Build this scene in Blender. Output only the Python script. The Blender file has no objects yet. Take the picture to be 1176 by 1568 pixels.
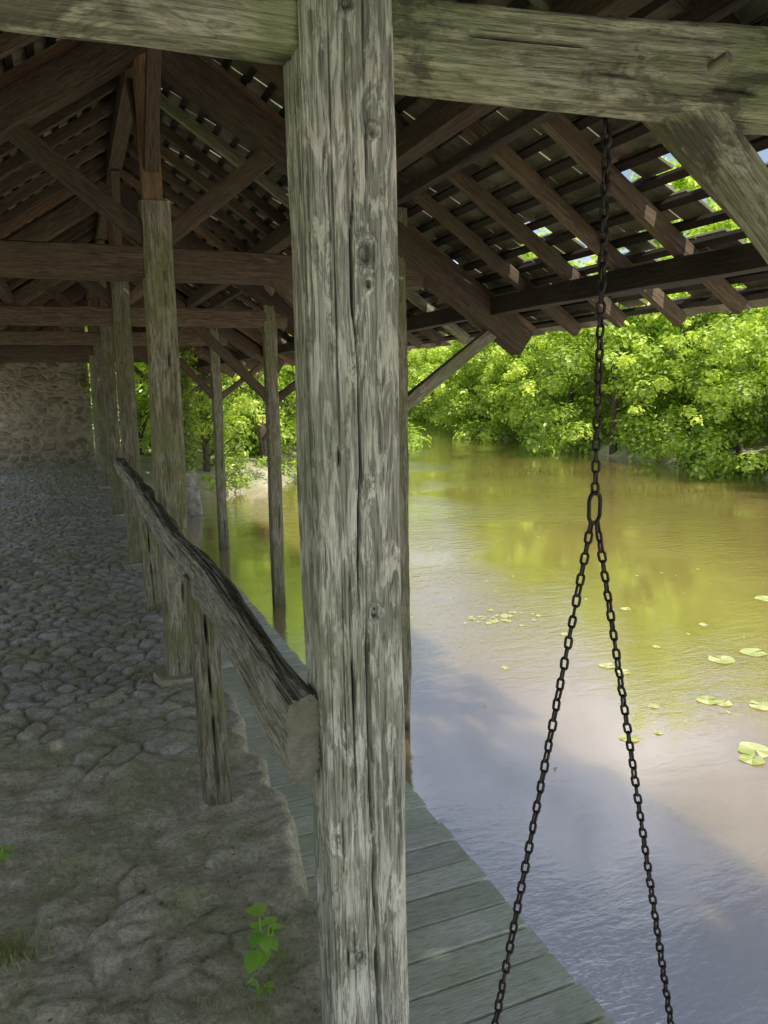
import bpy, math, random
import numpy as np
from mathutils import Vector, Matrix, kdtree
random.seed(7); rng=np.random.default_rng(7)
scn=bpy.context.scene
# ---------------------------------------------------------------- noise
def _h(i,j,k):
    n=(i*73856093)^(j*19349663)^(k*83492791)
    n=((n^(n>>13))*1274126177)&0x7fffffff
    n=n^(n>>15)
    n=(n*668265263)&0x7fffffff
    return ((n>>7)&0xffff)/65535.0
def vn(x,y,z):
    x,y,z=np.broadcast_arrays(np.asarray(x,float),np.asarray(y,float),np.asarray(z,float))
    i=np.floor(x).astype(np.int64);j=np.floor(y).astype(np.int64);k=np.floor(z).astype(np.int64)
    fx=x-i;fy=y-j;fz=z-k
    fx=fx*fx*(3-2*fx);fy=fy*fy*(3-2*fy);fz=fz*fz*(3-2*fz)
    def L(a,b,t): return a+(b-a)*t
    c=lambda a,b,d:_h(i+a,j+b,k+d)
    return L(L(L(c(0,0,0),c(1,0,0),fx),L(c(0,1,0),c(1,1,0),fx),fy),
             L(L(c(0,0,1),c(1,0,1),fx),L(c(0,1,1),c(1,1,1),fx),fy),fz)*2-1
def fbm(x,y,z,o=4):
    s=0;a=.5
    for q in range(o):
        s=s+a*vn(x+q*17.3,y+q*5.1,z+q*9.7); x=x*2.03;y=y*2.03;z=z*2.03;a*=.5
    return s
def sm(a,b,x):
    t=np.clip((x-a)/(b-a),0,1);return t*t*(3-2*t)
# ---------------------------------------------------------------- node helpers
class M:
    def __init__(s,name,world=None):
        if world: s.id=world
        else: s.id=bpy.data.materials.new(name)
        s.id.use_nodes=True; s.nt=s.id.node_tree; s.nt.nodes.clear()
    def n(s,t,**kw):
        nd=s.nt.nodes.new(t)
        for k,v in kw.items():
            if k.startswith('i_'):
                key=k[2:]
                key=int(key) if key.isdigit() else key.replace('_',' ')
                sock=nd.inputs[key]
                if isinstance(v,bpy.types.NodeSocket): s.nt.links.new(v,sock)
                else: sock.default_value=v
            else: setattr(nd,k,v)
        return nd
    def l(s,a,b): s.nt.links.new(a,b)
    def ramp(s,fac,stops,interp='LINEAR'):
        r=s.n('ShaderNodeValToRGB'); e=r.color_ramp.elements; r.color_ramp.interpolation=interp
        while len(e)<len(stops): e.new(.5)
        for q,(p,c) in enumerate(stops):
            e[q].position=p
            e[q].color=(c,c,c,1) if isinstance(c,(int,float)) else (*c,1)
        s.l(fac,r.inputs[0]); return r.outputs[0]
    def mix(s,f,a,b,bt='MIX'):
        m=s.n('ShaderNodeMix',data_type='RGBA',blend_type=bt)
        for v,i in ((f,0),(a,6),(b,7)):
            if isinstance(v,bpy.types.NodeSocket): s.l(v,m.inputs[i])
            else: m.inputs[i].default_value=v if i==0 else (*v,1)
        return m.outputs[2]
    def math(s,op,a,b=0.0,c=0.0,clamp=False):
        m=s.n('ShaderNodeMath',operation=op,use_clamp=clamp)
        for i,v in enumerate((a,b,c)):
            if isinstance(v,bpy.types.NodeSocket): s.l(v,m.inputs[i])
            else: m.inputs[i].default_value=v
        return m.outputs[0]
    def noise(s,vec,scale,detail=5,rough=.55,dist=0):
        return s.n('ShaderNodeTexNoise',i_Vector=vec,i_Scale=scale,i_Detail=detail,i_Roughness=rough,i_Distortion=dist).outputs[0]
    def out(s,sh): 
        o=s.n('ShaderNodeOutputMaterial'); s.l(sh,o.inputs[0]); return s.id
def wood(name,dark,mid,light,moss=(.10,.13,.035),moss_amt=.3,light_amt=.5,bump=.5,vary=.25,dist=.006,stain=0.):
    m=M(name); tc=m.n('ShaderNodeTexCoord').outputs['Object']; oi=m.n('ShaderNodeObjectInfo').outputs['Random']
    off=m.n('ShaderNodeVectorMath',operation='SCALE',i_0=(37.,53.,71.),i_Scale=oi).outputs[0]
    v=m.n('ShaderNodeVectorMath',operation='ADD',i_0=tc,i_1=off).outputs[0]
    g=m.n('ShaderNodeMapping',i_Vector=v,i_Scale=(85,85,3.2)).outputs[0]
    g2=m.n('ShaderNodeMapping',i_Vector=v,i_Scale=(22,22,3.6)).outputs[0]
    grain=m.noise(g,1.6,8,.7,.5); patch=m.noise(g2,1.8,8,.7,1.2); big=m.noise(v,3.2,5,.6,.3)
    fine=m.noise(g,6,4,.6)
    col=m.ramp(grain,[(.32,dark),(.48,mid),(.64,light)])
    lf=m.ramp(patch,[(.49,0.),(.54,1.)])
    lf=m.math('MULTIPLY',lf,light_amt)
    col=m.mix(lf,col,tuple(min(1,c*1.5) for c in light))
    mf=m.math('MULTIPLY',m.ramp(big,[(.42,0.),(.62,1.)]),moss_amt)
    col=m.mix(mf,col,moss)
    if stain>0:
        st=m.noise(m.n('ShaderNodeMapping',i_Vector=v,i_Scale=(5,5,2.2)).outputs[0],1.5,7,.7,.6)
        col=m.mix(m.math('MULTIPLY',m.ramp(st,[(.50,0.),(.58,1.)]),stain),col,(.06,.055,.04))
    dk=m.ramp(fine,[(.36,.4),(.5,1.)]); col=m.mix(.8,col,dk,'MULTIPLY')
    vr=m.math('MULTIPLY_ADD',oi,vary*2,1-vary)
    hs=m.n('ShaderNodeHueSaturation',i_Color=col,i_Value=vr).outputs[0]
    at=m.n('ShaderNodeAttribute',attribute_name='crack').outputs['Fac']
    hs=m.mix(at,hs,(.012,.010,.008))
    hgt=m.math('ADD',m.math('MULTIPLY',grain,.7),m.math('MULTIPLY',patch,.6)); hgt=m.math('ADD',hgt,m.math('MULTIPLY',fine,.3))
    b=m.n('ShaderNodeBump',i_Strength=bump,i_Distance=dist,i_Height=hgt).outputs[0]
    p=m.n('ShaderNodeBsdfPrincipled',i_Base_Color=hs,i_Roughness=.78,i_Normal=b); p.inputs['Specular IOR Level'].default_value=.3
    return m.out(p.outputs[0])
W_POST=wood('weathered_grey_oak',(.10,.10,.08),(.35,.365,.305),(.56,.575,.50),moss=(.24,.275,.16),moss_amt=.5,light_amt=.85,bump=1.)
W_POST2=wood('post_oak',(.06,.055,.034),(.165,.152,.10),(.31,.30,.22),moss=(.145,.17,.05),moss_amt=.6,light_amt=.4,bump=.8)
W_GREEN=wood('mossy_beam_oak',(.08,.08,.05),(.24,.245,.155),(.40,.405,.30),moss=(.19,.245,.085),moss_amt=.65,light_amt=.4,bump=.9,stain=.75)
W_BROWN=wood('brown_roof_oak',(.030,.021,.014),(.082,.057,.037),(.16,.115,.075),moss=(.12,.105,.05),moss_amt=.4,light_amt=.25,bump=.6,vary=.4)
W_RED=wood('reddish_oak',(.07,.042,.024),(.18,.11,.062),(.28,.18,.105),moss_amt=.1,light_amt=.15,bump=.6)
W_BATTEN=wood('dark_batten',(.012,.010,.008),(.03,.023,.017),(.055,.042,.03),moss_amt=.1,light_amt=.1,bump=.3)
W_DOCK=wood('dock_board_wood',(.46,.47,.37),(.68,.69,.575),(.78,.79,.69),moss=(.50,.58,.34),moss_amt=.5,light_amt=.1,bump=.35,vary=.14,dist=.003)
W_RAIL=wood('rail_log_wood',(.08,.075,.055),(.225,.215,.165),(.43,.42,.35),moss=(.20,.21,.12),moss_amt=.4,light_amt=.55,bump=.8)
def endgrain():
    m=M('sawn_end_grain'); tc=m.n('ShaderNodeTexCoord').outputs['Object']
    w_=m.n('ShaderNodeTexWave',wave_type='RINGS',rings_direction='Z',i_Vector=tc,i_Scale=34.,i_Distortion=7.,i_Detail=5.,i_Detail_Scale=2.).outputs[1]
    n_=m.noise(tc,22,7,.7); n2=m.noise(tc,9,5,.65)
    c=m.mix(.7,m.ramp(w_,[(.0,(.12,.115,.09)),(1.,(.18,.17,.135))]),m.ramp(n_,[(.35,(.07,.065,.05)),(.62,(.23,.225,.18))]))
    c=m.mix(m.ramp(n2,[(.45,0.),(.6,.6)]),c,(.12,.135,.075))
    b=m.n('ShaderNodeBump',i_Strength=.6,i_Distance=.004,i_Height=m.math('ADD',m.math('MULTIPLY',w_,.3),n_)).outputs[0]
    return m.out(m.n('ShaderNodeBsdfPrincipled',i_Base_Color=c,i_Roughness=.8,i_Normal=b).outputs[0])
W_END=endgrain()
# tiles
def tile_mat():
    m=M('clay_tile'); tc=m.n('ShaderNodeTexCoord').outputs['Object']
    a=m.n('ShaderNodeAttribute',attribute_name='face_tone').outputs['Fac']
    c=m.ramp(a,[(0,(.10,.09,.06)),(.4,(.21,.19,.11)),(.7,(.28,.28,.20)),(1,(.38,.29,.22))])
    n=m.noise(tc,14,5,.6); c=m.mix(m.ramp(n,[(.45,0.),(.65,.6)]),c,(.08,.075,.06))
    b=m.n('ShaderNodeBump',i_Strength=.5,i_Distance=.004,i_Height=m.noise(tc,60,5,.6)).outputs[0]
    return m.out(m.n('ShaderNodeBsdfPrincipled',i_Base_Color=c,i_Roughness=.85,i_Normal=b).outputs[0])
TILE=tile_mat()
def floor_mat():
    m=M('worn_stone_paving'); tc=m.n('ShaderNodeTexCoord').outputs['Object']
    at=m.n('ShaderNodeAttribute',attribute_name='stone').outputs['Color']
    sp=m.n('ShaderNodeSeparateColor',i_0=at).outputs
    near=m.ramp(sp[0],[(0,(.50,.46,.33)),(.4,(.62,.57,.42)),(.75,(.55,.51,.37)),(1,(.68,.63,.48))])
    far=m.ramp(sp[0],[(0,(.36,.35,.31)),(.5,(.49,.475,.43)),(1,(.62,.60,.545))])
    c=m.mix(sp[2],near,far)
    n1=m.noise(tc,8,8,.68,.6); c=m.mix(m.ramp(n1,[(.36,.7),(.54,0.)]),c,(.31,.265,.165))
    n2=m.noise(tc,2.6,7,.68,.5); c=m.mix(m.ramp(n2,[(.46,0.),(.58,.65)]),c,(.33,.37,.16))
    n3=m.noise(tc,60,4,.7); c=m.mix(m.ramp(n3,[(.35,.6),(.55,0.)]),c,(.22,.19,.12))
    n4=m.noise(tc,26,5,.7,.6); c=m.mix(m.ramp(n4,[(.56,0.),(.66,.6)]),c,(.72,.69,.57))
    j=m.math('SUBTRACT',1.0,sp[1]); j=m.math('MULTIPLY',j,m.math('MULTIPLY_ADD',sp[2],.3,.4))
    c=m.mix(j,c,m.mix(sp[2],(.30,.27,.15),(.15,.145,.10)))
    h=m.math('ADD',m.math('MULTIPLY',n1,.9),m.math('MULTIPLY',n3,.35)); h=m.math('ADD',h,m.math('MULTIPLY',n4,.5))
    b=m.n('ShaderNodeBump',i_Strength=.9,i_Distance=.022,i_Height=h).outputs[0]
    return m.out(m.n('ShaderNodeBsdfPrincipled',i_Base_Color=c,i_Roughness=.7,i_Normal=b).outputs[0])
FLOOR=floor_mat()
def rubble():
    m=M('rubble_stone'); tc=m.n('ShaderNodeTexCoord').outputs['Object']
    wv=m.n('ShaderNodeTexNoise',i_Vector=tc,i_Scale=3.,i_Detail=6.,i_Roughness=.6).outputs[1]
    v=m.n('ShaderNodeVectorMath',operation='MULTIPLY_ADD',i_0=wv,i_1=(.22,.22,.22),i_2=tc).outputs[0]
    v=m.n('ShaderNodeMapping',i_Vector=v,i_Scale=(4.2,4.2,7.2)).outputs[0]
    vo=m.n('ShaderNodeTexVoronoi',feature='F1',i_Vector=v,i_Scale=1.,i_Randomness=.9)
    ed=m.n('ShaderNodeTexVoronoi',feature='DISTANCE_TO_EDGE',i_Vector=v,i_Scale=1.,i_Randomness=.9).outputs[0]
    s=m.n('ShaderNodeSeparateColor',i_0=vo.outputs['Color']).outputs[0]
    c=m.ramp(s,[(0,(.16,.13,.09)),(.35,(.38,.32,.22)),(.6,(.28,.25,.20)),(1,(.52,.45,.32))])
    n=m.noise(tc,12,8,.7); c=m.mix(m.ramp(n,[(.4,.7),(.58,0.)]),c,(.22,.18,.12))
    nb=m.noise(tc,2,4,.6)
    e=m.math('MULTIPLY',m.ramp(ed,[(.05,1.),(.17,0.)]),m.ramp(nb,[(.35,.45),(.6,.9)])); c=m.mix(e,c,(.47,.41,.30))
    b=m.n('ShaderNodeBump',i_Strength=1.,i_Distance=.06,i_Height=m.math('ADD',m.ramp(ed,[(.0,0.),(.25,.8)]),m.math('MULTIPLY',n,.9))).outputs[0]
    return m.out(m.n('ShaderNodeBsdfPrincipled',i_Base_Color=c,i_Roughness=.9,i_Normal=b).outputs[0])
RUB=rubble()
def simple(name,stops,scale,bump=.4,dist=.01,rough=.85,metal=0.):
    m=M(name); tc=m.n('ShaderNodeTexCoord').outputs['Object']; n=m.noise(tc,scale,6,.65,.3)
    b=m.n('ShaderNodeBump',i_Strength=bump,i_Distance=dist,i_Height=n).outputs[0]
    return m.out(m.n('ShaderNodeBsdfPrincipled',i_Base_Color=m.ramp(n,stops),i_Roughness=rough,i_Metallic=metal,i_Normal=b).outputs[0])
IRON=simple('rusty_black_iron',[(.35,(.012,.011,.010)),(.6,(.035,.028,.022)),(.75,(.09,.05,.03))],70,.5,.002,.55,.4)
GROUND=simple('bank_earth_and_gravel',[(.35,(.28,.25,.16)),(.5,(.36,.34,.22)),(.7,(.50,.47,.35))],1.2,.6,.05)  # kept pale so unseen sunlit land bounces light under the roof
STONE=simple('pier_stone',[(.35,(.16,.15,.11)),(.6,(.34,.32,.26)),(.75,(.44,.42,.36))],9,.8,.03)
BARK=simple('bark',[(.35,(.04,.03,.02)),(.65,(.12,.09,.06))],12,.7,.02)
def leafm(name,a,b,c,tr=.45):
    m=M(name); at=m.n('ShaderNodeAttribute',attribute_name='face_tone').outputs['Fac']
    col=m.ramp(at,[(0,a),(.45,b),(.95,c)])
    d=m.n('ShaderNodeBsdfDiffuse',i_Color=col); 
    t=m.n('ShaderNodeBsdfTranslucent',i_Color=m.mix(1.,col,(1.5,1.55,.8),'MULTIPLY'))
    g=m.n('ShaderNodeBsdfGlossy',i_Roughness=.38,i_Color=(.9,.9,.75,1))
    x=m.n('ShaderNodeMixShader',i_0=tr); m.l(d.outputs[0],x.inputs[1]); m.l(t.outputs[0],x.inputs[2])
    y=m.n('ShaderNodeMixShader',i_0=.07); m.l(x.outputs[0],y.inputs[1]); m.l(g.outputs[0],y.inputs[2])
    return m.out(y.outputs[0])
LEAF=leafm('alder_leaf',(.055,.12,.015),(.36,.50,.06),(.80,.86,.20),.45)  # ramp runs from painted crown shadow to painted sunlit yellow
WEED=leafm('weed_leaf',(.22,.46,.06),(.34,.58,.10),(.44,.66,.14),.35)
DRY=leafm('dry_grass',(.24,.21,.11),(.40,.35,.2),(.26,.40,.10),.3)
DEAD=leafm('dead_leaf',(.12,.08,.04),(.22,.15,.08),(.34,.27,.15),.1)
PAD=leafm('lily_leaf',(.34,.40,.11),(.50,.54,.22),(.62,.62,.34),.1)
def water_mat():
    m=M('muddy_water'); tc=m.n('ShaderNodeTexCoord').outputs['Object']
    v1=m.n('ShaderNodeMapping',i_Vector=tc,i_Rotation=(0,0,.5),i_Scale=(1.0,2.6,1)).outputs[0]
    v2=m.n('ShaderNodeMapping',i_Vector=tc,i_Rotation=(0,0,-.35),i_Scale=(1.3,3.2,1)).outputs[0]
    a=m.noise(v1,4.5,3,.5,.5); b=m.noise(v2,15,3,.5,.4); big=m.noise(tc,.5,3,.5)
    h=m.math('ADD',a,m.math('MULTIPLY',b,.4))
    amp=m.ramp(m.noise(tc,.4,3,.5),[(.40,.10),(.62,1.)])
    h=m.math('MULTIPLY',h,amp)
    bp=m.n('ShaderNodeBump',i_Strength=.5,i_Distance=.016,i_Height=h).outputs[0]
    col=m.ramp(big,[(.3,(.32,.225,.07)),(.7,(.40,.28,.095))])
    d=m.n('ShaderNodeSubsurfaceScattering',falloff='BURLEY',i_Color=col,i_Scale=.9,i_Radius=(1.,.85,.6)); g=m.n('ShaderNodeBsdfGlossy',i_Roughness=.005,i_Color=(.97,.97,1,1),i_Normal=bp)
    f=m.n('ShaderNodeFresnel',i_IOR=1.4,i_Normal=bp).outputs[0]
    f=m.math('MULTIPLY_ADD',f,.85,.36,clamp=True)
    x=m.n('ShaderNodeMixShader',i_0=f); m.l(d.outputs[0],x.inputs[1]); m.l(g.outputs[0],x.inputs[2])
    return m.out(x.outputs[0])
WATER=water_mat()
# ---------------------------------------------------------------- mesh helpers
def link(o,parent=None):
    scn.collection.objects.link(o)
    if parent: o.parent=parent
    return o
def empty(name,loc=(0,0,0)):
    o=bpy.data.objects.new(name,None); o.empty_display_size=.2; o.location=loc; return link(o)
def mesh_np(name,V,F,mat,smooth=True,fattr=None,vattr=None,vcol=None):
    V=np.asarray(V,dtype=np.float32); F=np.asarray(F,dtype=np.int32)
    me=bpy.data.meshes.new(name); k=F.shape[1]
    me.vertices.add(len(V)); me.vertices.foreach_set('co',V.ravel())
    me.loops.add(F.size); me.loops.foreach_set('vertex_index',F.ravel())
    me.polygons.add(len(F)); me.polygons.foreach_set('loop_start',np.arange(0,F.size,k,dtype=np.int32))
    me.update(calc_edges=True)
    me.polygons.foreach_set('use_smooth',np.full(len(F),smooth))
    if fattr is not None:
        a=me.attributes.new('face_tone','FLOAT','FACE'); a.data.foreach_set('value',np.asarray(fattr,dtype=np.float32))
    if vattr is not None:
        a=me.attributes.new(vattr[0],'FLOAT','POINT'); a.data.foreach_set('value',np.asarray(vattr[1],dtype=np.float32))
    if vcol is not None:
        a=me.attributes.new(vcol[0],'FLOAT_COLOR','POINT'); a.data.foreach_set('color',np.asarray(vcol[1],dtype=np.float32).ravel())
    me.materials.append(mat); me.validate(); return me
def grid_faces(nr,nc,wrap=False):
    r=np.arange(nr-1)[:,None]; c=np.arange(nc if wrap else nc-1)[None,:]; c2=(c+1)%nc
    return np.stack([r*nc+c,r*nc+c2,(r+1)*nc+c2,(r+1)*nc+c],-1).reshape(-1,4)
_seed=[0]
def beam(name,p0,p1,w,h,mat,ref,parent=None,nz=None,ns=3,amp=.006,p=9,h1=None,w1=None,custom=None,bow=.004):
    _seed[0]+=1; sd=_seed[0]*3.71
    p0=Vector(p0);p1=Vector(p1); L=(p1-p0).length; z=(p1-p0).normalized()
    x=Vector(ref); x=(x-z*x.dot(z)).normalized(); y=z.cross(x)
    if nz is None: nz=max(6,int(L/.12))
    t=np.linspace(-1,1,ns+1)[:-1]; o=np.ones(ns)
    a=np.concatenate([t,o,-t,-o]); b=np.concatenate([-o,t,o,-t])
    k=(abs(a)**p+abs(b)**p)**(-1/p); A=(a*k)[None,:]; B=(b*k)[None,:]
    zz=np.linspace(0,L,nz)[:,None]; f=zz/L
    hw=(w+( (w1 or w)-w)*f)/2; hh=(h+((h1 or h)-h)*f)/2
    dn=amp*(fbm(A*1.3+sd,B*1.3,zz*2.2,3)*1.6)
    ca=None
    if custom: e,ca=custom(A,B,zz,hw,hh); dn=dn+e
    X=A*(hw+dn)+bow*vn(sd,zz*.9,.5)*1.5; Y=B*(hh+dn)+bow*vn(sd,.5,zz*.9)*1.5; Z=zz+0*A
    V=np.stack([X,Y,Z],-1).reshape(-1,3); nc=A.shape[1]; F=grid_faces(nz,nc,True)
    n0=len(V); V=np.vstack([V,[[X[0].mean(),Y[0].mean(),0],[X[-1].mean(),Y[-1].mean(),L]]])
    c=np.arange(0,nc,2); cap0=np.stack([np.full(len(c),n0),(c+2)%nc,(c+1)%nc,c],-1)
    base=(nz-1)*nc; cap1=np.stack([np.full(len(c),n0+1),base+c,base+(c+1)%nc,base+(c+2)%nc],-1)
    F=np.vstack([F,cap0,cap1])
    va=None
    if ca is not None: va=('crack',np.concatenate([ca.ravel(),[0,0]]))
    me=mesh_np(name,V,F,mat,True,vattr=va)
    sh=np.ones(len(F),bool); sh[-2*len(c):]=False; me.polygons.foreach_set('use_smooth',sh)
    if mat.name.endswith('oak') or 'wood' in mat.name:
        me.materials.append(W_END); me.polygons.foreach_set('material_index',(~sh).astype(np.int32))
    if hasattr(me,'set_sharp_from_angle'): me.set_sharp_from_angle(angle=math.radians(50))
    o=bpy.data.objects.new(name,me)
    R=Matrix((x,y,z)).transposed().to_4x4(); o.matrix_world=Matrix.Translation(p0)@R
    return link(o,parent)
XA=(1,0,0);YA=(0,1,0)
# ---------------------------------------------------------------- building
B=empty('timber_wash_house')
RX=.47; SL=.67; TH=math.atan(SL)
def tz(X): return 2.0+SL*(2.85-X)
def pz(X): return 1.9+SL*(2.65-X)
YS=[-.95,1.465,4.36,7.5,10.6,13.8,17.0]
def mx(X): return 2*RX-X
def crack_fn(cracks,knots=(),grain=.0016):
    def f(A,Bb,zz,hw,hh):
        e=0*A*zz; ca=0*A*zz
        e=e+grain*vn(A*26,Bb*26,zz*5)+grain*1.6*vn(A*9+3,Bb*9,zz*2.2)
        gr=np.maximum(0,vn(A*17,Bb*17+4,zz*1.6)-.35)*2; e=e-grain*1.8*gr
        gr2=np.maximum(0,vn(A*30+7,Bb*30+4,zz*2.6)-.5)*2; e=e-grain*1.4*gr2; ca=ca+.6*gr2
        for (z0,z1,u,wd,dep,side,s) in cracks:
            uc=u+.10*vn(zz*3.3,s,.3)+.03*vn(zz*16,s,.7)
            if side=='f': d=abs(A-uc)*hw; mk=(Bb<-.8)
            elif side=='l': d=abs(Bb-uc)*hh; mk=(A<-.8)
            else: d=abs(Bb-uc)*hh; mk=(A>.8)
            tp=sm(z0,z0+.12*(z1-z0),zz)*(1-sm(z1-.15*(z1-z0),z1,zz))*(.65+.5*vn(zz*9,s,1.))
            w_=wd*(.35+.65*tp)
            g=np.exp(-(d/w_)**2)*tp*mk
            e=e-dep*g; ca=np.maximum(ca,np.clip(g*1.5-.25,0,1))
        for (kz,u,r) in knots:
            d=np.sqrt(((A-u)*hw)**2+((zz-kz)*.75)**2)/r; mk=(Bb<-.8)
            e=e+mk*(.006*np.exp(-(d-1.3)**2*5)-.008*np.exp(-d**2*2)); ca=np.maximum(ca,mk*.75*np.exp(-(d-.55)**2*12))
        return e,np.clip(ca,0,1)
    return f
cr=[(1.12,2.12,.02,.0026,.02,'f',1.),(.05,1.18,.12,.0048,.04,'f',2.),(.75,1.25,-.30,.0026,.02,'f',3.),(1.0,1.75,.55,.0015,.01,'f',4.),
    (1.75,2.5,.35,.0014,.01,'f',5.),(.55,1.2,.80,.0018,.015,'f',6.),(.3,.9,-.62,.0014,.01,'f',7.),(1.3,1.95,-.5,.001,.008,'f',8.),
    (1.95,2.45,-.2,.0012,.01,'f',11.),(.2,1.6,.2,.0018,.012,'l',9.),(1.5,2.4,-.2,.0013,.012,'l',10.)]
beam('main_post',(.515,1.465,0),(.509,1.465,2.75),.173,.135,W_POST,XA,B,nz=900,ns=56,amp=.004,p=14,bow=.006,
     custom=crack_fn(cr,[(1.845,.25,.018),(2.06,.45,.008),(2.27,-.05,.012),(.39,-.35,.013),(1.15,.3,.01),(1.79,.3,.008)],.0019))
fcr=lambda s:crack_fn([(.2,2.6,.3,.0016,.012,'f',s),(.1,1.4,-.4,.0014,.012,'f',s+3),(.3,2.4,.1,.0014,.012,'l',s+5)],[],.0012)
for i,y in enumerate(YS):
    if i!=1:
        beam('king_post',(RX,y,0),(RX+.01,y,2.56),.155,.15,W_POST2,XA,B,nz=160 if i==2 else 60,ns=12 if i==2 else 5,amp=.008,custom=fcr(i*1.3))
    beam('king_post_head',(RX,y,2.5),(RX,y,3.4),.105,.11,W_RED,XA,B)
    tw=.165
    tb_z=2.17+tw/2
    if i==1:
        beam('tie_beam',(.56,y+.005,2.235),(2.08,y+.005,2.325),.105,.13,W_GREEN,YA,B,nz=300,ns=20,amp=.007,h1=.245,custom=crack_fn([(.1,1.4,.2,.0018,.014,'r',3.),(.3,1.45,-.3,.0014,.012,'r',4.),(.1,1.4,.2,.0018,.014,'l',3.),(.3,1.45,-.45,.0014,.012,'l',4.)],[],.0015))
        beam('tie_beam',(.44,y+.005,tb_z+.04),(-1.95,y+.005,tb_z+.01),.105,.19,W_GREEN,YA,B,nz=240,ns=14,amp=.006,custom=fcr(8.))
    else:
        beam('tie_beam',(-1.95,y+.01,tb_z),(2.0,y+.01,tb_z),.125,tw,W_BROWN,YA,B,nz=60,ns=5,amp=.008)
    if i>0:
        ox=1.83 if i!=1 else 1.96
        beam('outer_post',(ox,y,-1.5),(ox,y,2.62 if i!=1 else 2.5),.125,.12,W_POST2,XA,B,nz=140,ns=8,amp=.008,custom=fcr(i*2.1))
    beam('open_side_post',(mx(2.45),y,-.1),(mx(2.45),y,2.02),.14,.14,W_POST2,XA,B)  # unseen open bays, put instead of a side wall to let light in
    for s in (1,-1):
        f=(lambda X:X) if s==1 else mx
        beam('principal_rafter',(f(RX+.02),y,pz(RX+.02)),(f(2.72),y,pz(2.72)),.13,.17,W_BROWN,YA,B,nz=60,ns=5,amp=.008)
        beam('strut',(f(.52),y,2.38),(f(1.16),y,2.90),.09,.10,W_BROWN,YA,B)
    if i==1: beam('post_brace',(1.28,y,2.26),(1.93,y,1.70),.085,.085,W_GREEN,YA,B,nz=60,ns=6)
    else: beam('post_brace',(1.08,y,2.24),(1.80,y,1.5),.075,.09,W_BROWN,YA,B,nz=60,ns=6)
    beam('post_brace',(1.85 if i!=1 else 1.98,y,1.46),(2.50,y,1.93),.07,.075,W_POST2 if i==2 else W_BROWN,YA,B,nz=30,ns=4)
    for d in (-1,1):
        if (i==0 and d<0) : continue
        beam('ridge_brace',(RX,y+.05*d,2.72),(RX,y+.62*d,3.36),.07,.08,W_BROWN,XA,B)
beam('wooden_peg',(1.36,1.43,2.275),(1.365,1.375,2.285),.022,.022,W_POST2,XA,B,p=2.5)
Y0,Y1=-1.15,18.7
for s in (1,-1):
    f=(lambda X:X) if s==1 else mx
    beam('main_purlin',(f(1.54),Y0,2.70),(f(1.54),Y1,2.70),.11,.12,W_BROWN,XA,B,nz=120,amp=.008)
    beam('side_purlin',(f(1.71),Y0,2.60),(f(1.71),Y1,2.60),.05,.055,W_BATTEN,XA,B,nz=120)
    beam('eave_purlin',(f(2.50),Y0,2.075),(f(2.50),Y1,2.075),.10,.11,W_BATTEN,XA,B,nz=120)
beam('ridge_beam',(RX,Y0,3.42),(RX,Y1,3.42),.11,.14,W_BROWN,XA,B,nz=120)
n=(math.sin(TH),math.cos(TH))
k=0; y=Y0+.08
while y<Y1-.1:
    for s in (1,-1):
        f=(lambda X:X) if s==1 else mx
        a=(f(RX+.02-n[0]*.07),y,tz(RX+.02)-n[1]*.07); e=2.86+random.uniform(-.03,.05)
        b=(f(e-n[0]*.07),y+random.uniform(-.02,.02),tz(e)-n[1]*.07)
        beam('common_rafter',a,b,.055,.072,[W_BROWN,W_BROWN,W_RED,W_BROWN,W_BROWN,W_POST2 if s==1 else W_BROWN,W_BROWN][(k*5)%7],YA,B,nz=24,amp=.007)
    k+=1; y+=.43+random.uniform(-.03,.03)
def boxes(C,E1,E2,E3):
    s=np.array([[-1,-1,-1],[1,-1,-1],[1,1,-1],[-1,1,-1],[-1,-1,1],[1,-1,1],[1,1,1],[-1,1,1]],float)
    V=C[:,None,:]+s[None,:,0:1]*E1[:,None,:]+s[None,:,1:2]*E2[:,None,:]+s[None,:,2:3]*E3[:,None,:]
    f=np.array([[0,3,2,1],[4,5,6,7],[0,1,5,4],[1,2,6,5],[2,3,7,6],[3,0,4,7]])
    F=(np.arange(len(C))[:,None,None]*8+f[None]).reshape(-1,4)
    return V.reshape(-1,3),F
C=[];E1=[];E2=[];E3=[];R=[];BC=[];B1=[];B2=[];B3=[]
pitch=.125; ct,st=math.cos(TH),math.sin(TH); nrow=int((2.93-RX)/ct/pitch)+1
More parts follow.
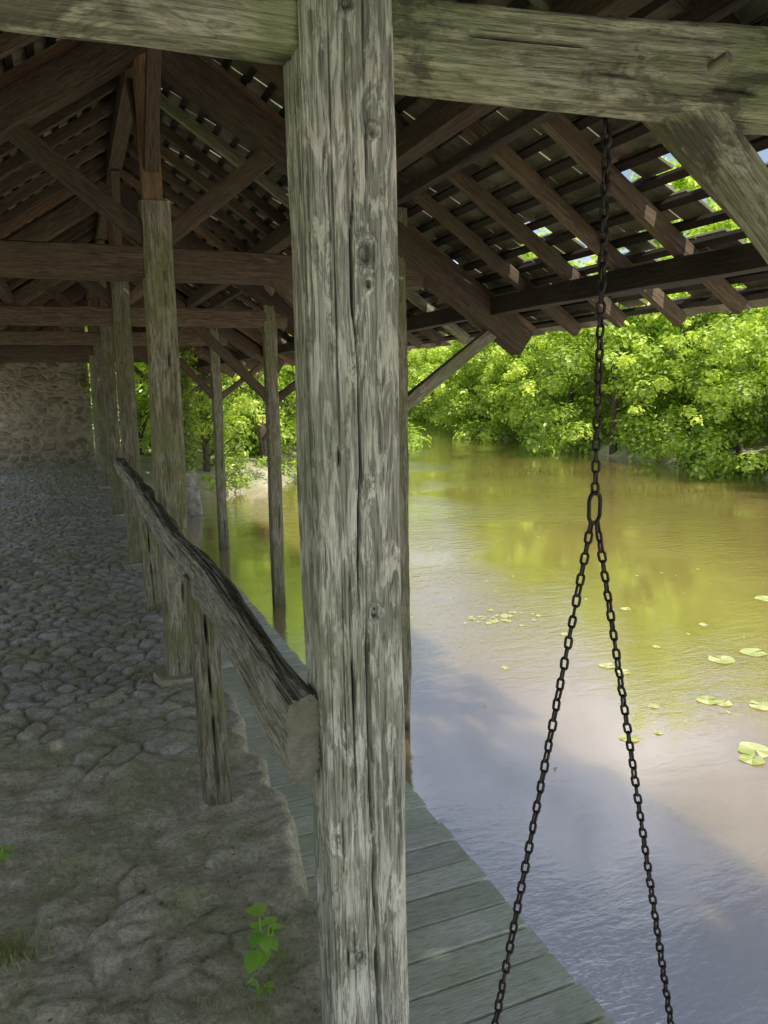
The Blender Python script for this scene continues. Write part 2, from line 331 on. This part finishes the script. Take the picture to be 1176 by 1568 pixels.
for s in (1,-1):
    for r in range(nrow):
        d0=r*pitch
        def P(d,off,yy):
            X=RX+d*ct+off*st; Z=tz(RX)-d*st+off*ct
            return (X if s==1 else 2*RX-X,yy,Z)
        yy=Y0
        while yy<Y1:
            L=random.uniform(1.5,3.); L=min(L,Y1-yy)
            j=random.uniform(-.008,.008)
            BC.append(P(d0+.02+j,-.014,yy+L/2)); B1.append((s*ct*.019,0,-st*.019)); B2.append((random.uniform(-.003,.003),L/2-.002,random.uniform(-.003,.003))); B3.append((s*st*.011,0,ct*.011)); yy+=L
        wp=.172; ny=int((Y1-Y0)/wp)
        for c in range(ny+1):
            yc=Y0+(c+(.5 if r%2 else 0))*wp+random.uniform(-.004,.004)
            X=RX+(d0+.1)*ct
            pm=.003
            if s==1 and 1.8<yc<3.6:
                if X>2.45: pm=.42
                elif X>2.1: pm=.18
                elif X>1.8: pm=.03
            if s==1 and X>2.3 and yc>3.6: pm=.05
            if s==1 and 2.15<yc<2.6 and 2.15<X<2.45: pm=.6
            if random.random()<pm: continue
            L=random.uniform(.142,.165)/2; tl=random.uniform(.012,.024)
            if s==-1: L+=.014
            C.append(P(d0+L,.012+tl/2+.006,yc)); rt=random.gauss(0,.02)
            E1.append((s*(ct*L+st*tl*.5),rt*L,-st*L+ct*tl*.5)); E2.append((0,wp/2-random.uniform(.0008,.0055 if s==1 else .003),0)); E3.append((s*st*.006,0,ct*.006))
            R.append(np.clip(random.gauss(.45,.25),0,1))
V,F=boxes(*map(np.array,(C,E1,E2,E3)))
link(bpy.data.objects.new('roof_tiles',mesh_np('roof_tiles',V,F,TILE,False,fattr=np.repeat(R,6))),B)
V,F=boxes(*map(np.array,(BC,B1,B2,B3)))
link(bpy.data.objects.new('roof_battens',mesh_np('roof_battens',V,F,W_BATTEN,False)),B)
yr=Y0
while yr<Y1:
    beam('ridge_tile',(RX,yr,tz(RX)+.03),(RX,yr+.33,tz(RX)+.045),.2,.06,TILE,XA,B,nz=4,p=2.2); yr+=.32
def prism(name,poly,y0,y1,mat,par):
    n_=len(poly); me=bpy.data.meshes.new(name)
    me.from_pydata([(x,y0,z) for x,z in poly]+[(x,y1,z) for x,z in poly],[],[tuple(range(n_))[::-1],tuple(range(n_,2*n_))]+[(i,(i+1)%n_,n_+(i+1)%n_,n_+i) for i in range(n_)])
    me.materials.append(mat); return link(bpy.data.objects.new(name,me),par)
prism('end_wall',[(-2.15,-.6),(.40,-.6),(.40,3.3),(-2.15,1.72)],18.45,18.85,RUB,B)
def stone(name,c,sx,sy,sz,par,mat=STONE,p=4):
    return beam(name,(c[0],c[1],c[2]),(c[0]+random.uniform(-.01,.01),c[1],c[2]+sz),sx,sy,mat,XA,par,nz=8,ns=5,amp=.03,p=p,w1=sx*.88,h1=sy*.88)
for i,y in enumerate(YS[1:],1): stone('post_pad_stone',(RX,y,-.12),.30,.30,.12,B,FLOOR)
zz=-1.4; w=.62
for q in range(7):
    hgt=random.uniform(.24,.32); stone('pier_stone',(1.83+random.uniform(-.02,.02),13.8,zz),w,w,hgt,B); zz+=hgt-.01; w*=.87
# ---------------------------------------------------------------- floor
pts=[];
def addpts(x0,x1,y0,y1,dx,dy,jit):
    r=0;y=y0
    while y<y1:
        x=x0+(dx/2 if r%2 else 0)
        while x<x1: pts.append((x+random.uniform(-jit,jit)*dx,y+random.uniform(-jit,jit)*dy,random.random())); x+=dx
        y+=dy; r+=1
addpts(-2.2,.46,-2.2,3.6,.21,.13,.42)
addpts(.54,.56,-2.2,18.6,.3,.33,.25)
addpts(-2.2,.46,3.7,18.8,.15,.11,.26)
kd=kdtree.KDTree(len(pts))
for i,q in enumerate(pts): kd.insert((q[0],q[1],0),i)
kd.balance()
ys=np.concatenate([np.linspace(-2,1.15,60),1.2*np.exp(np.linspace(0,math.log(18.44/1.2),560))])
NX=260; x0=np.linspace(0,1,NX); nsk=9
cols=len(x0)+nsk
Xg=np.zeros((len(ys),cols));Yg=np.repeat(ys[:,None],cols,1);Zg=np.zeros_like(Xg);CA=np.zeros((len(ys),cols,4));CA[...,3]=1
edge=.655+.045*vn(ys*2.6,1.,1.)+.03*vn(ys*9,2.,1.)
Xg[:,:NX]=-2.15+x0[None]*(edge[:,None]+2.15)
Xm=Xg[:,:NX];Ym=Yg[:,:NX]
Xw=Xm+.08*fbm(Xm*7,Ym*7,0.,5); Yw=Ym+.08*fbm(Xm*7+40,Ym*7,0.,5)
for a in range(len(ys)):
    for b in range(NX):
        r=kd.find_n((Xw[a,b],Yw[a,b],0),2); d1=r[0][2];d2=r[1][2]; i=r[0][1]
        Zg[a,b]=d2-d1; CA[a,b,0]=pts[i][2]
far=sm(2.8,4.8,Ym+.8*vn(Xm*2,Ym*2,3.)); CA[:,:NX,2]=far
g=Zg[:,:NX]; wear=sm(-.15,.45,fbm(Xm*2.3,Ym*2.3,8.,3)*1.6)
gj=sm(0,.05,g); vis=np.clip(.18+.6*wear+.55*far,0,.95)
CA[:,:NX,1]=1-(1-sm(0,.032,g))*vis
dome=np.clip(g/.09,0,1)**.5
Z=(gj*(.007+.008*far)+dome*.009)*vis+(CA[:,:NX,0]-.5)*.018*vis+.038*fbm(Xm*7,Ym*11,2.,5)*(1-.6*far)+.035*fbm(Xm*1.3,Ym*1.3,5.,2)
Z=Z-.035
drop=np.clip((Xm-(edge[:,None]-.05))/.05,0,1)**2*.03
Zg[:,:NX]=Z-drop
for q in range(nsk):
    f=(q+1)/nsk
    Xg[:,NX+q]=edge+.02+.05*fbm(ys*6,f*5,2.,3)-.02*f; Zg[:,NX+q]=Zg[:,NX-1]-.03-f*1.1; CA[:,NX+q,0]=.4+.4*vn(ys*4,f*4,1.);CA[:,NX+q,1]=.7
me=mesh_np('cobblestone_floor',np.stack([Xg,Yg,Zg],-1).reshape(-1,3),grid_faces(len(ys),cols),FLOOR,True,vcol=('stone',CA.reshape(-1,4)))
link(bpy.data.objects.new('cobblestone_floor',me))
def fz(x,y):
    a=int(np.clip(np.searchsorted(ys,y),0,len(ys)-1)); b=int(np.clip((x+2.15)/(edge[a]+2.15)*(NX-1),0,NX-1)); return float(Zg[a,b])
# ---------------------------------------------------------------- railing
RL=empty('wooden_railing')
def railc(A,Bb,zz,hw,hh):
    e,ca=crack_fn([(.02,.9,.35,.003,.02,'l',1.),(.3,2.6,.2,.0022,.015,'l',2.),(1.5,4.5,.1,.002,.012,'l',3.)],[],.0018)(A,Bb,zz,hw,hh)
    return e+.012*fbm(A*1.1,Bb*1.1,zz*1.5,3),ca
beam('rail',(.388,1.425,.905),(.385,7.52,.925),.072,.18,W_RAIL,XA,RL,nz=700,ns=26,amp=.008,p=4.5,w1=.105,h1=.10,custom=railc,bow=.02)
for (yy,xx) in ((2.92,.44),(5.82,.475)):
    beam('rail_post',(xx-.01,yy,-.06),(xx-.035,yy,.90),.105,.095,W_POST2,XA,RL,nz=120,ns=14,amp=.008,custom=crack_fn([(.05,.85,0,.004,.03,'f',2.),(.2,.8,-.5,.0015,.01,'f',4.)],[],.0014))
# ---------------------------------------------------------------- dock
D=empty('wooden_dock')
y=1.60
while y<7.2:
    beam('board',(.60+random.uniform(-.01,.01),y,-.315),(1.37+random.uniform(-.008,.008),y+random.uniform(-.003,.003),-.315+random.uniform(-.003,.003)),.131,.03,W_DOCK,YA,D,nz=12,ns=5,amp=.0015,p=20,bow=.001)
    y+=.1435
for xx in (.75,1.25): beam('joist',(xx,1.55,-.39),(xx,7.2,-.39),.07,.12,W_POST2,XA,D)
beam('mossy_end_beam',(.6,1.50,-.375),(1.43,1.50,-.36),.13,.10,W_GREEN,YA,D,nz=40,ns=8,amp=.015,p=4)
for yy in (2.2,4.6,6.9):
    for xx in (.78,1.28): beam('pile',(xx,yy,-1.6),(xx,yy,-.33),.09,.09,W_POST2,XA,D,p=2.5)
# ---------------------------------------------------------------- chain
def link_mesh(L=.037,Wd=.024,r=.0037,n1=20,n2=7):
    cl=[]; hl=L/2-Wd/2; R=Wd/2-r
    for q in range(n1):
        a=2*math.pi*q/n1; x=R*math.cos(a); z=R*math.sin(a)+(hl if math.sin(a)>=0 else -hl); cl.append((x,0,z))
    cl=np.array(cl); T=np.roll(cl,-1,0)-np.roll(cl,1,0); T/=np.linalg.norm(T,axis=1)[:,None]
    Nn=np.array([0,1.,0])[None].repeat(n1,0); Bn=np.cross(T,Nn); a=np.linspace(0,2*math.pi,n2+1)[:-1]
    V=cl[:,None]+r*(np.cos(a)[None,:,None]*Nn[:,None]+np.sin(a)[None,:,None]*Bn[:,None])
    r_=np.arange(n1)[:,None];c=np.arange(n2)[None]
    F=np.stack([r_*n2+c,r_*n2+(c+1)%n2,((r_+1)%n1)*n2+(c+1)%n2,((r_+1)%n1)*n2+c],-1).reshape(-1,4)
    return V.reshape(-1,3),F
LV,LF=link_mesh(); CV=[];CF=[]
def strand(p0,p1,pitch=.0268,sag=0.):
    p0=Vector(p0);p1=Vector(p1);L=(p1-p0).length;n_=int(L/pitch)
    for q in range(n_):
        t=(q+.5)/n_; c=p0.lerp(p1,t)+Vector((0,0,-sag*4*t*(1-t))); z=(p0-p1).normalized()
        x=Vector((math.cos(.5),math.sin(.5),0)); x=(x-z*x.dot(z)).normalized(); R_=Matrix((x,z.cross(x),z)).transposed()
        R_=R_@Matrix.Rotation((math.pi/2 if q%2 else 0)+random.gauss(0,.16),3,'Z')@Matrix.Rotation(random.gauss(0,.05),3,'Y')
        CF.append(LF+sum(len(v) for v in CV)); CV.append(LV@np.array(R_).T+np.array(c))
cx,cy=1.20,1.575
ring=(cx,cy,1.29)
strand((cx+.004,cy,2.42),(cx,cy,1.325)); strand((cx+.018,cy+.012,2.42),(cx+.008,cy+.008,1.80))
strand((cx-.008,cy,1.255),(.862,cy-.03,-.29)); strand((cx+.008,cy,1.255),(1.535,cy-.03,-.42))
RV,RF=link_mesh(.088,.060,.0052,28,8)
R_=np.array(Matrix.Rotation(.35,3,'Z')); CF.append(RF+sum(len(v) for v in CV)); CV.append(RV@R_.T+np.array(ring))
link(bpy.data.objects.new('hanging_chain',mesh_np('hanging_chain',np.vstack(CV),np.vstack(CF),IRON)))
beam('chain_hung_bar',(.80,cy-.03,-.262),(1.34,cy-.03,-.262),.05,.04,W_POST2,YA,D)
# ---------------------------------------------------------------- terrain
LBy=[-200,14.4,15.4,17,26,42,54,63,300]; LBx=[.45,.45,2.0,4.6,9,16,22.5,33,33]
RBy=[-200,-20,12.5,22.7,38.4,53,62,300]; RBx=[14,14,14.2,15,19.8,25,32,33]
XL=lambda y:np.interp(y,LBy,LBx); XR=lambda y:np.interp(y,RBy,RBx)
gx=np.unique(np.concatenate([np.arange(-300,-20,20),np.arange(-20,-3,1.5),np.arange(-3,8,.2),np.arange(8,40,.6),np.arange(40,300,15)]))
gy=np.unique(np.concatenate([np.arange(-200,-5,12),np.arange(-5,30,.4),np.arange(30,80,1.2),np.arange(80,400,20)]))
GX,GY=np.meshgrid(gx,gy); d=np.minimum(GX-XL(GY),XR(GY)-GX)
bw=np.where((GY<14.6)&(GX<8),.15,1.2)
h=-.14-1.7*sm(-bw,bw*1.4,d)+np.where(GX>10,.5,.35*sm(15,20,GY))*sm(0.5,4,-d)*(1+fbm(GX*.3,GY*.3,0.,3))
h=np.where((GX<.7)&(GY<19)&(GY>-2.3),np.minimum(h,-.14),h)
link(bpy.data.objects.new('ground',mesh_np('ground',np.stack([GX,GY,h],-1).reshape(-1,3),grid_faces(len(gy),len(gx)),GROUND)))
me=bpy.data.meshes.new('water'); me.from_pydata([(-100,-200,-.6),(120,-200,-.6),(120,200,-.6),(-100,200,-.6)],[],[(0,1,2,3)]); me.materials.append(WATER)
link(bpy.data.objects.new('water',me))
# ---------------------------------------------------------------- trees
def unit(v): return v/np.linalg.norm(v,axis=-1,keepdims=True)
def leaves(cen,nor,size,asp=.6):
    n_=len(cen); r=unit(rng.normal(size=(n_,3))); t=unit(np.cross(nor,r)); b=np.cross(nor,t)
    s=(size*rng.uniform(.6,1.25,n_))[:,None]
    V=np.stack([cen-t*s*.5,cen+b*s*asp*.5+t*s*.05+nor*s*.08,cen+t*s*.5,cen-b*s*asp*.5+t*s*.05+nor*s*.08],1).reshape(-1,3)
    return V,np.arange(n_*4).reshape(-1,4)
def tube(p,rad,n_=7):
    V=[];F=[]
    for q,(c,r) in enumerate(zip(p,rad)):
        for a in range(n_):
            V.append((c[0]+r*math.cos(2*math.pi*a/n_),c[1]+r*math.sin(2*math.pi*a/n_),c[2]))
    return np.array(V),grid_faces(len(p),n_,True)
def crown_mesh(name,R_,H,z0,nc,nl,ls,mat,crm=(.32,.62)):
    cc=[];cr_=[];cw=[]
    for q in range(nc):
        z=random.uniform(.02,1)**.9; rr=R_*math.sqrt(max(.03,1-((z-.38)/.66)**2)); a=random.uniform(0,6.283)
        o_=math.sqrt(random.uniform(.15,1))*random.uniform(.75,1.3); rd=rr*o_
        cc.append((rd*math.cos(a),rd*math.sin(a),z0+z*H)); cr_.append(random.uniform(*crm)*(1.1-.35*z)*(1.15-.3*o_)); cw.append(.5*z*random.random()+.25*o_*random.random())  # leaf colour lightens upward and outward, painting lit tops and shaded hollows
    for q in range(nc//3):
        a=random.uniform(0,6.283); z=random.uniform(.3,1.05); rr=R_*random.uniform(.8,1.35)*math.sqrt(max(.05,1-((z-.38)/.7)**2))
        cc.append((rr*math.cos(a),rr*math.sin(a),z0+z*H+.15)); cr_.append(random.uniform(.14,.26)); cw.append(random.uniform(.35,.6))
    N_=len(cc); cc=np.array(cc);cr_=np.array(cr_);cw=np.array(cw)
    cnt=np.maximum(25,(nl*(cr_/.48)**1.7)).astype(int); idx=np.repeat(np.arange(N_),cnt); T_=len(idx)
    dr=unit(rng.normal(size=(T_,3))+np.array([0,0,.25])); rad=cr_[idx]*rng.uniform(.35,1.15,T_)
    pos=cc[idx]+dr*rad[:,None]*np.array([1,1,.8]); nor=unit(dr*.9+rng.normal(size=dr.shape)*.3+np.array([0,0.,.6]))
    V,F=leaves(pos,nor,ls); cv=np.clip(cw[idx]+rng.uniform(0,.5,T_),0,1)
    return mesh_np(name,V,F,mat,False,fattr=cv)
def trunk_mesh(name,H,R_):
    V,F=tube([(0,0,-.5),(0.03,0,H*.3),(.08,.05,H*.6),(.05,.02,H*.92)],[.11,.09,.06,.02]); Vs=[V];Fs=[F];n_=len(V)
    for q in range(9):
        a=random.uniform(0,6.28); z=random.uniform(.15,.6)*H; L=R_*random.uniform(.6,.95)
        V,F=tube([(0,0,z),(L*.5*math.cos(a),L*.5*math.sin(a),z+L*.35),(L*math.cos(a),L*math.sin(a),z+L*.8)],[.045,.03,.01],5); Vs.append(V);Fs.append(F+n_);n_+=len(V)
    return mesh_np(name,np.vstack(Vs),np.vstack(Fs),BARK)
VAR=[(crown_mesh('crown_mesh',1.75+.2*q,5.3,0.,76,190,.15,LEAF,(.32,.68)),trunk_mesh('trunk_mesh',4.6,1.7)) for q in range(5)]
VARD=[(crown_mesh('crown_mesh_d',1.5,4.4,0.,70,170,.12,LEAF,(.25,.5)),trunk_mesh('trunk_mesh',3.8,1.4)) for q in range(2)]
def tree(x,y,z,s,sz=1.,var=None,name='riverside_tree'):
    e=empty(name,(x,y,z)); e.rotation_euler=(0,0,random.uniform(0,6.28)); e.scale=(s,s,s*sz)
    c,t=random.choice(var or VAR)
    link(bpy.data.objects.new('crown',c),e); link(bpy.data.objects.new('trunk',t),e)
y=5.
while y<62:
    x=float(XR(y)); sc=random.uniform(.8,1.2)*(1+max(0,y-30)*.010)
    tree(x+.9+random.uniform(-.9,.7),y,-.75,sc,random.uniform(.7,1.05))
    tree(x+3.6+random.uniform(-.5,.6),y+1,-.2,sc*1.2,random.uniform(.95,1.15))
    y+=2.4*sc
for (x,y,s) in ((28,62,1.5),(32,60,1.5),(24,64,1.6),(20.5,60,1.4),(36,64,1.6),(27,68,1.9),(20,52,1.2),(17.5,48,1.2),(33,70,2.)): tree(x,y,-.5,s)
for (x,y,s) in ((2.6,16.6,.8),(4.2,18.3,.95),(1.4,18.6,.8),(6.0,20.6,1.1),(3.4,20.8,1.2),(7.6,24,1.15),(9.5,29,1.2),(12,35,1.3),(5,25,1.4),(1.8,22.5,1.3),(13.5,40,1.3)): tree(x,y,-.55,s,1.,VARD if y<19 else None,'riverside_shrub')
c=[];
for q in range(1500):
    z=random.uniform(.2,2.4); c.append((1.80+random.gauss(0,.11),13.6+random.gauss(0,.12),z))
c=np.array(c); V,F=leaves(c,unit(rng.normal(size=c.shape)+np.array([0,-.8,.4])),.07)
link(bpy.data.objects.new('climbing_vine',mesh_np('climbing_vine',V,F,LEAF,False,fattr=rng.uniform(0,.35,len(F)))))
# ---------------------------------------------------------------- lily pads
PV=[];PF=[];pr=[];nv=0
pads=[(4.66,4.45,.10),(5.02,4.47,.10),(3.96,3.88,.075),(4.02,3.80,.06),(4.22,3.66,.08),(3.66,3.2,.10),(3.80,3.10,.09),(3.55,3.12,.07),(3.75,4.71,.06),(3.78,4.55,.05),(3.08,3.63,.06),(6.4,5.6,.1),(5.6,3.9,.1),(3.30,3.62,.03),(3.55,3.95,.035),(4.4,4.9,.035),(3.0,5.0,.03),(4.9,5.9,.05),(3.9,5.5,.035),(5.2,5.2,.04)]
for q in range(30): pads.append((3.56+random.gauss(0,.18),6.15+random.gauss(0,.10),random.uniform(.012,.040)))
for q in range(60): pads.append((random.uniform(2.3,8),random.uniform(2.5,11),random.uniform(.006,.018)))
for (x,y,r) in pads:
    a0=random.uniform(0,6.28); m_=18; V=[(x,y,-.594)]
    for q in range(m_+1):
        a=a0+.18+(2*math.pi-.36)*q/m_; rr=r*(1+.07*math.sin(5*a)+.04*math.sin(3*a+a0)); V.append((x+rr*math.cos(a),y+rr*math.sin(a),-.594+.003*math.sin(3*a+a0)))
    for q in range(1,m_,2): PF.append((nv,nv+q,nv+q+1,nv+q+2)); pr.append(random.random())
    PV+=V; nv+=len(V)
link(bpy.data.objects.new('lily_pads',mesh_np('lily_pads',PV,PF,PAD,True,fattr=pr)))
# ---------------------------------------------------------------- weeds
def weed(name,x,y,n_,hgt,ls):
    V=[];F=[];r=[]; z0=fz(x,y)
    def add(v,f):
        b=len(V); V.extend(v); F.extend([tuple(i+b for i in q) for q in f]); r.extend([random.random()]*len(f))
    for q in range(n_):
        a=random.uniform(0,6.28); R_=random.uniform(.01,.06)*hgt/.1; z=z0+hgt*random.uniform(.45,1.1); tip=Vector((x+R_*math.cos(a),y+R_*math.sin(a),z))
        b=Vector((x,y,z0-.01)); s=Vector((.0015,0,0)); add([b-s,b+s,tip+s,tip-s],[(0,1,2,3)])
        dr=Vector((math.cos(a),math.sin(a),random.uniform(-.25,.3))).normalized(); sd=dr.cross(Vector((0,0,1))).normalized(); up=sd.cross(dr); L=ls*random.uniform(.6,1.2); w_=L*.42
        prof=[(0,.05),(.2,.8),(.45,1),(.7,.75),(1,.04)]; v=[];f=[]
        for t,wd in prof:
            c=tip+dr*L*t-up*(.25*L*t*t); v+=[c-sd*w_*wd+up*.12*w_*wd*2,c,c+sd*w_*wd+up*.12*w_*wd*2]
        for t in range(4): f+=[(t*3,t*3+1,t*3+4,t*3+3),(t*3+1,t*3+2,t*3+5,t*3+4)]
        add(v,f)
    link(bpy.data.objects.new(name,mesh_np(name,V,F,WEED,True,fattr=r)))
weed('broadleaf_weed',.40,1.98,12,.10,.065); weed('broadleaf_weed',-.345,2.80,9,.05,.035); weed('broadleaf_weed',.36,1.86,5,.04,.025)
V=[];F=[];r=[]
def tuft(x,y,n_,R_,h_):
    for q in range(n_):
        bx=x+random.gauss(0,R_);by=y+random.gauss(0,R_);a=random.uniform(0,6.28);l=h_*random.uniform(.5,1.2);b=len(V);w_=.0013; z=fz(bx,by)
        dx,dy=math.cos(a)*l*.7,math.sin(a)*l*.7
        V.extend([(bx-w_,by,z-.004),(bx+w_,by,z-.004),(bx+dx*.4+w_*.8,by+dy*.4,z+l*.6),(bx+dx*.4-w_*.8,by+dy*.4,z+l*.6),(bx+dx+.0003,by+dy,z+l*.65),(bx+dx-.0003,by+dy,z+l*.65)])
        F.extend([(b,b+1,b+2,b+3),(b+3,b+2,b+4,b+5)]); r.extend([random.random()]*2)
for t in ((-.30,2.28,300,.05,.04),(.33,1.80,320,.08,.028),(.42,1.95,80,.04,.03),(-.36,2.8,100,.03,.035),(.05,1.9,80,.1,.018),(.50,2.6,90,.06,.02),(.40,4.5,60,.07,.04),(.55,3.2,70,.05,.025),(.3,2.1,90,.12,.016),(-.1,3.3,160,.15,.014),(.2,3.9,160,.15,.016),(-.3,5.,160,.3,.02),(.5,2.2,120,.07,.02)): tuft(*t)
link(bpy.data.objects.new('grass_tufts',mesh_np('grass_tufts',V,F,DRY,False,fattr=r)))
c=[]
for q in range(450):
    y=1.5*math.exp(random.uniform(0,1.7)); x=random.uniform(-.8,.6); c.append((x,y,fz(x,y)+.004))
c=np.array(c); V,F=leaves(c,unit(rng.normal(size=c.shape)*.25+np.array([0,0,1.])),.016,.5)
link(bpy.data.objects.new('fallen_leaves',mesh_np('fallen_leaves',V,F,DEAD,False,fattr=rng.uniform(0,1,len(F)))))
# ---------------------------------------------------------------- light
S=Vector((.09,-.54,.84)).normalized(); el=math.asin(S.z)
sun=bpy.data.lights.new('sun','SUN'); sun.energy=5.0; sun.angle=math.radians(.8); sun.color=(1,.95,.86)
so=link(bpy.data.objects.new('sun',sun)); so.rotation_euler=S.to_track_quat('Z','Y').to_euler(); so.location=(0,-10,20)
w=bpy.data.worlds.new('World'); scn.world=w; m=M('w',world=w)
sky=m.n('ShaderNodeTexSky',sky_type='NISHITA',sun_disc=False,sun_elevation=el,sun_rotation=math.pi-.16,air_density=1.,dust_density=1.5,ozone_density=1.)
tc=m.n('ShaderNodeTexCoord').outputs['Generated']; mp=m.n('ShaderNodeMapping',i_Vector=tc,i_Scale=(1.2,1.2,2.6)).outputs[0]
cf=m.ramp(m.noise(mp,1.7,7,.58,.4),[(.44,.08),(.66,.8)])
col=m.mix(cf,sky.outputs[0],(8.8,9.2,10.2))
bg=m.n('ShaderNodeBackground',i_Color=col,i_Strength=.15); o=m.n('ShaderNodeOutputWorld'); m.l(bg.outputs[0],o.inputs[0])
scn.view_settings.view_transform='Standard'; scn.view_settings.look='None'; scn.view_settings.exposure=0
# ---------------------------------------------------------------- camera
a=math.radians(21.8);p=math.radians(9.3)
f=Vector((math.sin(a)*math.cos(p),math.cos(a)*math.cos(p),-math.sin(p))); r=Vector((math.cos(a),-math.sin(a),0)); u=Vector((math.sin(a)*math.sin(p),math.cos(a)*math.sin(p),math.cos(p)))
rc=(r-.016*u).normalized(); uc=(u+.016*r).normalized()
cd=bpy.data.cameras.new('camera'); cd.sensor_fit='VERTICAL'; cd.sensor_height=24; cd.lens=24*1178/1568; cd.clip_start=.05; cd.clip_end=1500
co=link(bpy.data.objects.new('camera',cd)); co.matrix_world=Matrix.Translation((0,0,1.6))@Matrix((rc,uc,-f)).transposed().to_4x4()
scn.camera=co
